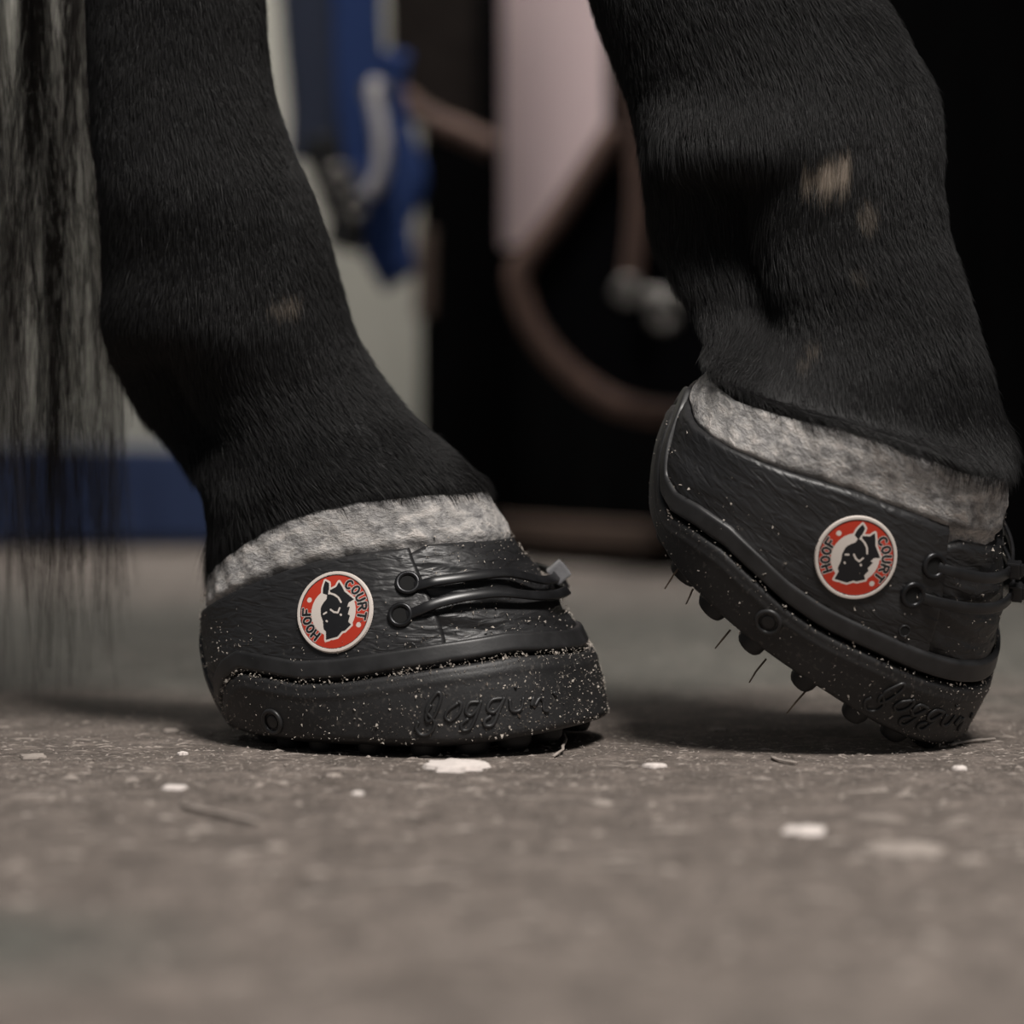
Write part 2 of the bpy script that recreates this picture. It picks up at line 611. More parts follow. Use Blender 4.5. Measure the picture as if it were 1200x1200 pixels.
def badge_print(X, Y):
    """X, Y in units of the badge radius, y up."""
    R = np.hypot(X, Y)
    white, red, black = np.array(lin(214, 204, 196)[:3]), np.array([0.47, 0.032, 0.012]), np.array([0.006, 0.006, 0.008])
    col = np.empty(X.shape + (3,)); col[:] = white
    col[(R < 0.905)] = black
    col[(R < 0.885)] = red
    inner = (np.hypot(X + 0.02, (Y - 0.0)) < 0.585)
    col[inner] = white
    bx, by = 580 + X * 520, 585 - Y * 520
    # white fringe round the head, then the head
    hd = inside(HEAD, bx, by)
    d = np.full(X.shape, 1e9)
    for i in range(len(HEAD)):
        d = np.minimum(d, seg_d(bx, by, HEAD[i], HEAD[(i + 1) % len(HEAD)]))
    col[(~hd) & (d < 24) & (R < 0.88)] = white
    col[hd] = black
    for pl in HEADW:
        for a, b in zip(pl[:-1], pl[1:]):
            col[seg_d(bx, by, a, b) < 11] = white
    for a in (135, -48):
        cx, cy = 0.735 * math.cos(math.radians(a)), 0.735 * math.sin(math.radians(a))
        col[np.hypot(X - cx, Y - cy) < 0.062] = white
    # lettering round the ring, clockwise
    for word, a0, a1 in (('HOOF', 208, 158), ('COURT', 40, -30)):
        for i, ch in enumerate(word):
            a = math.radians(a0 + (a1 - a0) * i / (len(word) - 1))
            cx, cy = math.cos(a), math.sin(a)
            tx, ty = math.sin(a), -math.cos(a)
            lx = (X * tx + Y * ty) / 0.235 + 0.3
            ly = (X * cx + Y * cy - 0.735) / 0.2 + 0.5
            dd = np.full(X.shape, 9.0)
            for st in GLYPH[ch]:
                for p, q in zip(st[:-1], st[1:]):
                    dd = np.minimum(dd, seg_d(lx, ly, p, q))
            dd[np.abs(lx - .3) > 1.0] = 9
            col[(dd < 0.2) & (dd >= 0.12)] = white * 0.75
            col[dd < 0.13] = black
    return col


def make_badge(parent):
    th0, w0 = pk['badge']
    p0, e1, e2, n = local_frame(th0, w0)
    R = 15.9 if TRAY is TRAY_R else 16.4
    N = 210
    g = np.linspace(-1, 1, N)
    X, Y = np.meshgrid(g, g, indexing='ij')
    rad = np.hypot(X, Y)
    # pull the border cells onto the circle
    keep = rad <= 1.012
    Xc = np.where(rad > 1, X / np.maximum(rad, 1), X); Yc = np.where(rad > 1, Y / np.maximum(rad, 1), Y)
    ca, sa = math.cos(math.radians(8)), math.sin(math.radians(8))
    off = 2.55 + 0.35 * np.clip((rad - 0.88) / 0.04, 0, 1) * np.clip((1.02 - rad) / 0.04, 0, 1)
    off = np.where(rad > 0.985, 1.9, off)
    pts, _, _ = on_surface(p0, e1, e2, n, Xc * R, Yc * R * 1.04, th0, w0, off)
    col = badge_print(Xc * ca + Yc * sa, -Xc * sa + Yc * ca)
    idx = -np.ones(X.shape, int)
    idx[keep] = np.arange(keep.sum())
    V = pts[keep] / 1000
    F = []
    for i in range(N - 1):
        for j in range(N - 1):
            q = (idx[i, j], idx[i + 1, j], idx[i + 1, j + 1], idx[i, j + 1])
            if min(q) >= 0: F.append(q)
    me = bpy.data.meshes.new('badge')
    me.from_pydata([tuple(v) for v in V], [], F)
    a = me.color_attributes.new('print', 'FLOAT_COLOR', 'POINT')
    cc = np.concatenate([col[keep], np.ones((keep.sum(), 1))], 1).astype(np.float32)
    a.data.foreach_set('color', cc.ravel())
    me.polygons.foreach_set('use_smooth', [True] * len(me.polygons))
    me.materials.append(M['badge'])
    o = link('badge', me, parent)
    o['label'] = 'round red and white badge with a black horse head'
    return o


# cursive strokes of the raised word on the toe, drawn in photo pixels on the planted boot
SCRIPT = [
    [(506, 826), (500, 838), (503, 845), (511, 836), (517, 818), (513, 812), (504, 824), (501, 834), (510, 846), (505, 858), (495, 860), (489, 852), (492, 845)],  # J
    [(536, 824), (525, 832), (522, 840), (528, 844), (537, 836), (540, 826), (536, 822)],                                                       # o
    [(560, 823), (549, 824), (545, 834), (551, 838), (559, 829), (562, 822), (556, 840), (550, 853), (542, 855), (540, 848), (548, 842)],       # g
    [(586, 819), (574, 821), (569, 831), (576, 835), (584, 826), (588, 818), (581, 836), (575, 849), (567, 850), (566, 844), (573, 839)],       # g
    [(594, 820), (596, 833), (606, 832), (609, 818)],                                                                                           # i
    [(600, 806), (601, 807.5)],
    [(618, 828), (620, 818), (621, 828), (627, 819), (631, 823), (632, 833), (637, 834)],                                                       # n
    [(642, 812), (645, 817)],
]


def surf_path(pixels, off, per=5):
    tw = np.array([pick(*p) for p in pixels])
    tw = smooth_path(tw, per) if len(tw) > 2 else np.array([tw[0] + (tw[1] - tw[0]) * t for t in np.linspace(0, 1, 4)])
    return S(tw[:, 0], tw[:, 1], off), NRM(tw[:, 0], tw[:, 1]), tw


def make_boot(pose, raised, label, n_dust, seed, glint_head):
    global TRAY
    if raised: TRAY = TRAY_R
    first = True if raised else None
    r = np.random.default_rng(seed)
    root = link('hoof_boot', None)
    root.empty_display_size = 0.05
    Mx = Matrix(rotm(*pose[3:]).tolist()).to_4x4()
    Mx.translation = Vector(pose[:3])
    root.matrix_world = Mx
    tag(root, label, 'hoof boot')
    if True:
        # sole tray: rubber wall with a sunken floor
        nu = 200
        ths = np.linspace(-PI, PI, nu, endpoint=False)
        nv = 26
        T = np.linspace(0, 1, nv)[None, :]
        lo, hi = BOT(ths)[:, None], TRAY(ths)[:, None]
        W = lo + (hi - lo) * T
        TH = np.repeat(ths[:, None], nv, 1)
        h = (hi - lo) * T
        oo = 3.0 - 2.0 * np.clip(1 - h / 3.0, 0, 1) ** 2 - 1.2 * np.clip(1 - (hi - lo) * (1 - T) / 1.6, 0, 1) ** 2
        # shallow step a little below the rim
        oo = oo + 0.5 * np.exp(-(((hi - lo) * (1 - T) - 5.0) / 1.2) ** 2)
        A = S(TH, W, oo)
        B = S(TH, np.maximum(W, 8), np.full(TH.shape, -1.0))
        so = grid_obj('sole', (A, B), True, M['rubber'], root)
        # underside plate
        bm = bmesh.new()
        rings = []
        for k, f in enumerate((1.0, 0.93, 0.7, 0.35)):
            q = A[:, 0] * np.array([f, f, 1])
            q = q.copy(); q[:, 2] = q[:, 2] * 1.0 - (1.2 if k else 0) - (3.2 * (1 - f))
            q[:, 2] = np.maximum(q[:, 2], 1.6)
            rings.append([bm.verts.new(p / 1000) for p in q])
        for a, b in zip(rings[:-1], rings[1:]):
            for i in range(nu):
                bm.faces.new((a[i], a[(i + 1) % nu], b[(i + 1) % nu], b[i]))
        bm.faces.new(rings[-1])
        obj_bm('tread_plate', bm, M['lug'], root)
        # tread lugs round the edge
        lug = None
        for a in np.radians(np.arange(18, 360, 18)):
            f = 0.93 if raised else 0.85
            p = S0(np.array(a), np.array(2.0)) * np.array([f, f, 0])
            zb = float(BOT(np.array(a)))
            if lug is None:
                bm = bmesh.new()
                add_tube(bm, [(0, 0, 4.0e-3), (0, 0, 0.5e-3), (0, 0, -4.0e-3), (0, 0, -5.6e-3), (0, 0, -6.2e-3)], [6.2e-3, 6.0e-3, 5.4e-3, 4.6e-3, 3.4e-3], 14, flat=(1.0, 1.35))
                lug = obj_bm('tread_lug', bm, M['lug'], root)
                o = lug
            else:
                o = lug.copy(); C.objects.link(o); o.parent = root
            o.location = Vector(p) / 1000 + Vector((0, 0, zb / 1000))
            o.rotation_euler = (0, 0, a)
        # upper: wrinkled side panels round the heel, with the welt along the tray
        def upper_disp(TH, W):
            d = np.zeros(TH.shape)
            for k in range(10):
                f1 = r.uniform(3, 12); f2 = r.uniform(0.12, 0.45); ph = r.uniform(0, 6.28)
                d = d + np.sin(f1 * TH + f2 * W + ph) / 10
            return 0.9 * d
        shell('upper', TP, 2 * PI - TP, lambda t: TRAY(t) + 0.5, lambda t: TOPH(t), 1.6, -1.2, M['leather'], root, 260, 34, 1.6, False, upper_disp)
        shell('welt', -PI, PI, lambda t: TRAY(t) + 1.6, lambda t: TRAY(t) + 9.6, 2.9, 0.5, M['welt'], root, 300, 16, 1.5, True)
        # tongue under the lacing
        tb_ = 0.7 if raised else 1.0
        def tongue_disp(TH, W):
            d = 0.7 * np.sin(W * 0.55 + 2.0 * np.sin(TH * 2.2)) + 0.5 * np.sin(W * 0.23 + TH * 7) + 0.35 * np.sin(W * 1.1 - TH * 11)
            return d * tb_ * np.clip((TOPH(TH) - 3 - W) / 8, 0.15, 1)
        shell('tongue', -TP - .14, TP + .14, lambda t: TRAY(t) + 2.0, lambda t: TOPH(t) + (1.5 if not raised else -3.5) - 6 * np.clip((np.abs(t) - .85) / .3, 0, 1), -0.3, -3.2, M['leather'], root, 110, 34, 1.6, False, tongue_disp)
        # heel bumper lobe at the back
        # grey felt cuff, open along a stitched seam at the toe
        def cuff_disp(TH, W):
            return 0.5 * np.sin(TH * 9 + W * .2) + 0.4 * np.sin(TH * 23 - W * .35) + r.normal(0, .16, TH.shape) - 3.0 * np.clip((TOPH(TH) + (2.5 if not raised else 1.0) - W) / 2.5, 0, 1)
        sm_ = 0.0 if raised else -0.75
        cu = shell('felt_cuff', 0.07 + sm_, 2 * PI - 0.10 + sm_, lambda t: TOPH(t) - (9 if not raised else 14), lambda t: CUFF(t), -0.2, -5.0, M['felt'], root, 320, 26, 3.2, False, cuff_disp)
        bm = bmesh.new()
        for w in np.arange(78, 106, 3.4):
            q0, q1 = S(sm_ - 0.16, w, 0.3), S(sm_ + 0.13, w + 1.6, 0.3)
            qm = S(sm_ - 0.015, w + .8, -0.2)
            add_tube(bm, [q0 / 1000, qm / 1000, q1 / 1000], 0.55e-3, 6)
        st = obj_bm('stitching', bm, M['stitch'], cu)
        # eyelets, both sides
        for key, kr in (('ey1', 4.3), ('ey2', 4.3), ('hole', 2.2)):
            for sgn in (1, -1):
                th, w = pk[key]
                p, e1, e2, n = local_frame(sgn * th, w, 1.9)
                bm = bmesh.new()
                add_torus(bm, p / 1000, e1, np.cross(n, e1), kr / 1000, kr * (0.26 if key != 'hole' else .16) / 1000)
                e = obj_bm('eyelet', bm, M['eyelet'] if key != 'hole' else M['leather'], root)
                bm = bmesh.new()
                bmesh.ops.create_circle(bm, cap_ends=True, segments=24, radius=kr / 1000,
                                        matrix=Matrix.Translation(Vector(p + n * 0.15) / 1000) @ Vector(n).to_track_quat('Z', 'Y').to_matrix().to_4x4())
                obj_bm('eyelet_hole', bm, M['hole'], e)
        # moulded ring stud on the side of the sole
        for sgn in (1, -1):
            th, w = pk['stud']
            if raised: th, w = th - .21, w + 5
            p, e1, e2, n = local_frame(sgn * th, w, 3.1)
            bm = bmesh.new()
            add_torus(bm, (p + n * .1) / 1000, e1, np.cross(n, e1), 4.7e-3, 1.0e-3)
            add_tube(bm, [(p - n * 1.0) / 1000, (p + n * .15) / 1000, (p + n * .4) / 1000], [3.0e-3, 3.0e-3, 2.4e-3], 20)
            obj_bm('stud', bm, M['welt'], root)
        # raised lettering: the script word on the toe, both sides of the front
        bm = bmesh.new()
        for st in SCRIPT:
            pts, nn, _ = surf_path(st, 3.3)
            add_tube(bm, pts / 1000, 0.75e-3, 7, up=nn)
        lt = obj_bm('lettering', bm, M['welt'], root)
        lt['label'] = 'raised cursive lettering on the black toe'
        make_badge(root)
    # cable ties through the eyelets, with square heads at the front
    for k, (key, lift) in enumerate((('ey1', 0.0), ('ey2', 0.0))):
        th, w = pk[key]
        n_ = 90
        if not raised:
            kn = np.array([pick(*q, 4.4) for q in (((478, 686), (530, 678), (595, 671), (642, 680)) if k == 0 else ((470, 723), (520, 704), (585, 694), (642, 698)))])
            kn = np.concatenate([kn, kn[1::-1] * np.array([-1, 1])])
            kn = smooth_path(kn, 20)
            o_ = np.argsort(-kn[:, 0]); kn = kn[o_]
            tt = np.linspace(th - .02, -th + .02, n_)
            ww = np.interp(-tt, -kn[:, 0], kn[:, 1])
            ww = np.convolve(np.pad(ww, 4, mode='edge'), np.ones(9) / 9, 'valid')
        else:
            tt = np.linspace(th - 0.02, -th + 0.02, n_)
            ww = w + (4.5 if k == 0 else 9.0) * np.clip(1 - (np.abs(tt) / th) ** 2, 0, 1)
        oo = 4.4 - 4.2 * np.clip((np.abs(tt) / th - 0.86) / 0.14, 0, 1) ** 1.5
        pts = S(tt, ww, oo); nn = NRM(tt, ww)
        bm = bmesh.new()
        add_tube(bm, pts / 1000, 2.1e-3, 10, up=nn, sect=[(1, -.2), (1, .2), (.85, .34), (-.85, .34), (-1, .2), (-1, -.2), (-.85, -.34), (.85, -.34)])
        tie = obj_bm('cable_tie', bm, M['tie'], root)
        i = int(np.argmin(np.abs(tt - math.radians(-17 if k == 0 else -40))))
        if first is not None:
            i = int(np.argmin(np.abs(tt - math.radians(13 if k == 0 else 9))))
        p = Vector(pts[i] + nn[i] * 1.6) / 1000
        t_ = Vector(pts[i + 1] - pts[i - 1]).normalized(); b_ = Vector(nn[i]); b_ = (b_ - t_ * b_.dot(t_)).normalized(); a_ = t_.cross(b_)
        R3 = Matrix((t_, a_, b_)).transposed()
        bm = bmesh.new()
        hs_ = .8 if raised else 1.0
        add_box(bm, p, (7.4e-3 * hs_, 7.8e-3 * hs_, 7.6e-3 * hs_), R3)
        bevel_all(bm, 0.7e-3)
        # recessed slot rim and the clipped tail
        add_box(bm, p + b_ * 3.6e-3, (3.4e-3, 4.4e-3, 1.0e-3), R3)
        add_box(bm, p + t_ * 4.6e-3 + b_ * 1.2e-3, (5.0e-3, 3.8e-3, 1.3e-3), R3)
        hd = obj_bm('tie_head', bm, M['tie_glint'] if (glint_head and k == 0) else M['tie'], tie, smooth=False)
        if glint_head and k == 0: hd['label'] = 'square cable tie head with its reflection painted pale grey'
    # sawdust clinging to the rubber: far too many grains to count
    bm = bmesh.new()
    for i in range(n_dust):
        mode = r.random()
        if mode < 0.52:
            th = r.normal(math.radians(25), .75) if r.random() < .6 else r.uniform(-1.4, 3.2)
            lo, hi = float(BOT(np.array(th))), float(TRAY(th))
            w = lo + (hi - lo) * r.uniform(0.02, 1) ; off = 3.1
        elif mode < 0.72:
            th = r.uniform(-1.2, 2.6); w = float(TRAY(th)) + r.normal(0.4, .7); off = 2.6
        elif mode < 0.90:
            th = r.uniform(-1.2, 0.95); w = float(TRAY(th)) + 8 + r.uniform(0, 42); off = 0.6
        else:
            th = r.uniform(1.0, 3.0); w = float(TRAY(th)) + 2 + abs(r.normal(0, 11)); off = 2.4
        s = r.choice([0.2, 0.27, 0.36, 0.55], p=[.4, .32, .22, .06])
        p = S(th, w, off)
        vs = [bm.verts.new((p + r.normal(0, 1, 3) * s) / 1000) for _ in range(4)]
        for f in ((0, 1, 2), (0, 1, 3), (0, 2, 3), (1, 2, 3)):
            bm.faces.new([vs[j] for j in f])
    tag(obj_bm('sawdust', bm, M['dust'], root, smooth=False), kind='stuff')
    if raised:
        done = set()
        for ch in root.children_recursive:
            if ch.name.split('.')[0] == 'tread_lug':
                ch.location = Vector(flex(np.array(ch.location) * 1000, RBEND) / 1000)
            elif ch.data.name not in done:
                done.add(ch.data.name)
                v = np.empty(len(ch.data.vertices) * 3); ch.data.vertices.foreach_get('co', v)
                ch.data.vertices.foreach_set('co', (flex(v.reshape(-1, 3) * 1000, RBEND) / 1000).ravel())
                ch.data.update()
        root.scale = (RSCALE,) * 3
    return root


boot_l = make_boot(LPOSE, False, 'black rubber hoof boot planted flat on the floor, white wood chip in front', 3000, 3, True)
boot_r = make_boot(RPOSE, True, 'black rubber hoof boot tipped up on its toe, tread lugs showing', 1100, 4, False)

# straw bits caught in the tread of the raised boot
bm = bmesh.new()
ri = np.linalg.inv(rotm(*RPOSE[3:]))
for a_, b_ in (((856, 738), (838, 760)), ((898, 772), (878, 800)), ((944, 810), (922, 836)), ((800, 660), (779, 690)), ((812, 690), (804, 708)), ((795, 640), (776, 636))):
    p = [(ri @ (np.array(P(q[0], q[1], 1.222)) - np.array(RPOSE[:3]))) / RSCALE for q in (a_, b_)]
    m = (p[0] + p[1]) / 2 + rng.normal(0, .0005, 3)
    add_tube(bm, [p[0], m, p[1]], [0.45e-3, 0.4e-3, 0.3e-3], 6)
tag(obj_bm('clinging_straw', bm, M['straw'], boot_r), kind='stuff')

# ------------------------------------------------------------------ the horse: hind legs, haunch, coat, tail
NP = 56


def leg_loft(pairs, depth, pose, n_per=9):
    """pairs: ((lx,ly),(rx,ry), depth factor, dent) in photo pixels from the top down; ends in the boot's coronet."""
    keys = []
    for (l, rr, df, dent) in pairs:
        A = np.array(P(l[0], l[1], depth(l[0], l[1]))); B = np.array(P(rr[0], rr[1], depth(rr[0], rr[1])))
        keys.append((A, B, df, dent))
    # the coronet and hoof, from the boot
    phi = np.linspace(0, 2 * PI, NP, endpoint=False)
    rings = []
    bt_ = rotm(*pose[3:]) @ np.array([0, -1.0, 0])
    for q_, (A, B, df, dent) in enumerate(keys):
        c = (A + B) / 2; h = (B - A) / 2
        side = np.cross(h, np.array([0, 0, 1.0])); side /= np.linalg.norm(side)
        if side[1] > 0: side = -side
        w_ = {len(keys) - 1: .85, len(keys) - 2: .55, len(keys) - 3: .25}.get(q_, 0.0)
        side = side * (1 - w_) + bt_ * w_
        L = np.linalg.norm(h)
        g = lambda c: np.exp(-((phi - math.radians(c)) / 0.62) ** 2)
        rad = 1 - dent * (g(138) + g(222)) * (1 - np.abs(np.cos(phi)) ** 8)
        n = 2 / 2.1
        cc, ss = np.cos(phi), np.sin(phi)
        rings.append(c + np.outer(np.sign(cc) * abs(cc) ** n * rad, h) + np.outer(np.sign(ss) * abs(ss) ** n * rad, side * L * df))
    for dw, off in ((2.5, -0.6), (-3, -3.0), (-14, -5), (-34, -6), (-50, -8)):
        q = S(phi, np.maximum(CUFF(phi) + dw, 16), off)
        rings.append(toworld(flex(q, RBEND) * RSCALE if pose is RPOSE else q, pose))
    R = np.array(rings)
    # Catmull-Rom between rings
    out = []
    n = len(R)
    for i in range(n - 1):
        p0, p1, p2, p3 = R[max(i - 1, 0)], R[i], R[i + 1], R[min(i + 2, n - 1)]
        for k in range(n_per):
            t = k / n_per
            out.append(0.5 * ((2 * p1) + (-p0 + p2) * t + (2 * p0 - 5 * p1 + 4 * p2 - p3) * t * t + (-p0 + 3 * p1 - 3 * p2 + p3) * t ** 3))
    out.append(R[-1])
    return np.array(out), len(pairs) * n_per


T20 = math.tan(math.radians(20))
def depth_left(px, py):
    x0 = 430
    return 1.272 - (px - x0) * 1.27 / FPX * T20 * (0.35 + 0.65 * min(1, max(0, (py - 250) / 300))) + (0.016 * math.exp(-((py - 480) / 62) ** 4) if px < 300 else 0)
def depth_right(px, py):
    return 1.229 + (px - 1000) * 1.23 / FPX * math.tan(math.radians(5)) * 0 + 0.030 * min(1, max(0, (430 - py) / 330)) + (0.016 * math.exp(-((py - 315) / 85) ** 4) if px < 900 else 0)


LEFT = [((-40, -520), (190, -560), .62, 0), ((40, -300), (240, -300), .66, 0), ((85, -140), (285, -140), .68, 0), ((103, 0), (305, 0), .70, 0), ((108, 90), (314, 90), .70, 0), ((112, 160), (334, 165), .70, .02), ((120, 235), (365, 235), .70, .03),
        ((127, 310), (386, 305), .70, .03), ((128, 372), (402, 362), .70, -.04), ((131, 402), (411, 392), .69, .04), ((140, 428), (422, 418), .69, .46), ((172, 482), (442, 450), .68, .48),
        ((212, 528), (478, 492), .66, .24), ((247, 577), (525, 533), .72, .04)]
RIGHT = [((520, -520), (800, -560), .60, 0), ((600, -300), (860, -300), .62, 0), ((660, -140), (950, -140), .62, 0), ((695, 0), (1035, 0), .62, 0), ((716, 55), (1066, 55), .62, 0), ((738, 115), (1094, 110), .64, .02), ((752, 170), (1102, 165), .645, -.06), ((756, 196), (1103, 192), .645, .08),
         ((758, 222), (1102, 220), .66, .54), ((766, 280), (1112, 280), .66, .60), ((790, 330), (1128, 330), .65, .54), ((815, 372), (1143, 378), .64, .42),
         ((828, 400), (1160, 440), .63, .16), ((826, 420), (1176, 496), .64, .0)]
leg_l, nl = leg_loft(LEFT, depth_left, LPOSE)
leg_r, nr = leg_loft(RIGHT, depth_right, RPOSE)

bm = bmesh.new()
for L in (leg_l, leg_r):
    rows = [[bm.verts.new(p) for p in ring] for ring in L]
    for a, b in zip(rows[:-1], rows[1:]):
        for k in range(NP):
            bm.faces.new((a[k], a[(k + 1) % NP], b[(k + 1) % NP], b[k]))
    bm.faces.new(rows[0]); bm.faces.new(rows[-1])
# hock, gaskin and haunch above the picture
topl = leg_l[0].mean(0); topr = leg_r[0].mean(0)
for tp, yh in ((topl, 1.20), (topr, 1.42)):
    add_tube(bm, smooth_path([tp + np.array([.006, 0, -.03]), tp + np.array([-.03, 0, .08]), (tp[0] + .04, (tp[1] + yh) / 2, .80), (tp[0] + .13, yh, .98), (.2, yh, 1.16)], 5),
             list(np.interp(np.linspace(0, 1, 21), [0, .25, .5, .75, 1], [.040, .055, .085, .14, .19])), 24)
bmesh.ops.create_uvsphere(bm, u_segments=32, v_segments=20, radius=1, matrix=Matrix.Translation((.22, 1.31, 1.20)) @ Matrix.Diagonal((.40, .27, .29, 1)))
bmesh.ops.recalc_face_normals(bm, faces=bm.faces[:])
me = bpy.data.meshes.new('horse')
bm.to_mesh(me); bm.free()
tmp = link('horse', me)
rm = tmp.modifiers.new('r', 'REMESH'); rm.mode = 'VOXEL'; rm.voxel_size = 0.0032; rm.use_smooth_shade = True
sm = tmp.modifiers.new('s', 'SMOOTH'); sm.iterations = 6; sm.factor = .5
me2 = bpy.data.meshes.new_from_object(tmp.evaluated_get(bpy.context.evaluated_depsgraph_get()))
tmp.modifiers.clear()
tmp.data = me2
horse = tmp
me2.name = 'horse'
bpy.data.meshes.remove(me)
tag(horse, 'black horse seen from the fetlocks down, both hind hooves in rubber boots', 'horse')

SCARS = [((973, 203), 30, 21, -.45, 1.0), ((1016, 250), 13, 15, 0, .45), ((334, 355), 20, 8, -.2, .55), ((952, 408), 9, 6, 0, .35), ((1003, 318), 10, 6, 0, .25), ((942, 425), 8, 7, 0, .25)]


def scar_amount(Q, near):
    q = proj(Q)
    a = np.zeros(len(Q))
    for (c, rx, ry, an, s) in SCARS:
        dx, dy = q[:, 0] - c[0], q[:, 1] - c[1]
        ca, sa = math.cos(an), math.sin(an)
        u, v = (dx * ca + dy * sa) / rx, (-dx * sa + dy * ca) / ry
        d = np.hypot(u, v + .3 * u * u) + .18 * np.sin(u * 7 + v * 3)
        a = np.maximum(a, s * np.clip((1.15 - d) / .4, 0, 1))
    return np.where(near, a, 0)


co = np.empty(len(me2.vertices) * 3, np.float32)
me2.vertices.foreach_get('co', co)
co = co.reshape(-1, 3)
low = (co[:, 2] < .33)
ctr = np.where(co[:, 0] > .05, 1.245, 1.275)
am = scar_amount(co, low & (co[:, 1] < ctr))
tint = np.empty((len(co), 4), np.float32); tint[:] = (0.0055, 0.0053, 0.0056, 1)
tint[:, :3] += am[:, None] * np.array([.20, .16, .125])
at = me2.color_attributes.new('tint', 'FLOAT_COLOR', 'POINT')
at.data.foreach_set('color', tint.ravel())
me2.materials.clear(); me2.materials.append(M['skin'])


def make_curves(name, pts, radius, tint, mat, parent):
    """pts: n x k x 3."""
    n, k = pts.shape[:2]
    hc = bpy.data.hair_curves.new(name)
    hc.add_curves([k] * n)
    hc.attributes['position'].data.foreach_set('vector', np.ascontiguousarray(pts, np.float32).ravel())
    ra = hc.attributes.get('radius') or hc.attributes.new('radius', 'FLOAT', 'POINT')
    ra.data.foreach_set('value', np.ascontiguousarray(radius, np.float32).ravel())
    ta = hc.attributes.new('tint', 'FLOAT_COLOR', 'CURVE')
    ta.data.foreach_set('color', np.ascontiguousarray(np.concatenate([tint, np.ones((n, 1))], 1), np.float32).ravel())
    hc.materials.append(mat)
    return link(name, hc, parent)


def vnoise(Q, f, seed):
    r = np.random.default_rng(seed)
    v = np.zeros(len(Q))
    for _ in range(7):
        d = r.normal(0, 1, 3); v += np.sin(Q @ d * f + r.uniform(0, 6.3)) / 7
    return v


def coat_for(L, i0, i1, count, tuft):
    n = i1 - i0
    ti = rng.uniform(i0, i1 - 1.001, count); ph = rng.uniform(0, NP, count)
    i = ti.astype(int); k = ph.astype(int); a = (ti - i)[:, None]; b = (ph - k)[:, None]
    k1 = (k + 1) % NP
    p = L[i, k] * (1 - a) * (1 - b) + L[i + 1, k] * a * (1 - b) + L[i, k1] * (1 - a) * b + L[i + 1, k1] * a * b
    # thin out where rows are dense
    area = np.linalg.norm(np.cross(L[i + 1, k] - L[i, k], L[i, k1] - L[i, k]), axis=1)
    keep = (rng.random(count) < np.clip(area / np.percentile(area, 85), 0.02, 1)) & (p[:, 2] < .50)
    i, k, p, k1 = i[keep], k[keep], p[keep], k1[keep]
    td = L[np.minimum(i + 3, len(L) - 1), k] - L[i, k]; td /= np.linalg.norm(td, axis=1, keepdims=True) + 1e-9
    nr_ = np.cross(L[i, k1] - L[i, k], L[i + 1, k] - L[i, k]); nr_ /= np.linalg.norm(nr_, axis=1, keepdims=True) + 1e-9
    cen = L[i].mean(1)
    flip = np.sign(np.sum((p - cen) * nr_, 1)); nr_ *= flip[:, None]
    m = len(p)
    ln = rng.uniform(.0045, .009, m)
    ln *= 1 + tuft(i, k)
    sw = np.stack([vnoise(p, 130, 1), vnoise(p, 130, 2), vnoise(p, 130, 3)], 1)
    lift = .24 + .1 * rng.random(m) + .1 * vnoise(p, 60, 5)
    d0 = td + nr_ * lift[:, None] + sw * .2 + rng.normal(0, .11, (m, 3))
    d0 /= np.linalg.norm(d0, axis=1, keepdims=True)
    d1 = d0 - nr_ * .22 + np.array([0, 0, -.28])
    d1 /= np.linalg.norm(d1, axis=1, keepdims=True)
    pts = np.stack([p, p + d0 * (ln * .34)[:, None], p + d0 * (ln * .34)[:, None] + (d0 + d1) / 2 * (ln * .33)[:, None],
                    p + d0 * (ln * .34)[:, None] + (d0 + d1) / 2 * (ln * .33)[:, None] + d1 * (ln * .33)[:, None]], 1)
    near = p[:, 1] < np.where(p[:, 0] > .05, 1.245, 1.275)
    sc = scar_amount(p, near)
    base = np.clip(.0068 + .0048 * vnoise(p, 45, 9) + .003 * rng.normal(0, 1, m), .003, .03)
    tint = base[:, None] * np.array([1.03, .97, 1.0])
    tint = tint + (sc[:, None] * rng.uniform(.5, 1, (m, 1))) * np.array([.22, .18, .14])
    grey = rng.random(m) < .012
    tint[grey] += .06
    ok = ~((sc > .55) & (rng.random(m) < .55))
    rad = np.array([1, .9, .65, .15])[None, :] * rng.uniform(.05e-3, .088e-3, (m, 1))
    return pts[ok], rad[ok], tint[ok]


def tuft_l(i, k):
    ph = k / NP * 2 * PI
    z = np.zeros(len(k))
    z = np.where((i > nl - 48) & (i < nl - 14), 1.1 * np.exp(-((ph - 2.6) / .7) ** 2), z)     # below the fetlock
    z = z + np.where(i > nl - 6, .4 + 1.5 * np.exp(-((ph - 3.14) / .6) ** 2), 0)
    return z


def tuft_r(i, k):
    ph = k / NP * 2 * PI
    z = np.where((i > nr - 75) & (i < nr - 36), 1.0 * np.exp(-((ph - 2.4) / .8) ** 2), 0)
    return z + np.where(i > nr - 12, .5, 0)


pa = coat_for(leg_l, 2, nl + 14, 330000, tuft_l)
pb = coat_for(leg_r, 2, nr + 14, 390000, tuft_r)
coat = make_curves('coat', np.concatenate([pa[0], pb[0]]), np.concatenate([pa[1], pb[1]]), np.concatenate([pa[2], pb[2]]), M['coat'], horse)
tag(coat, 'short black leg hair', kind='stuff')

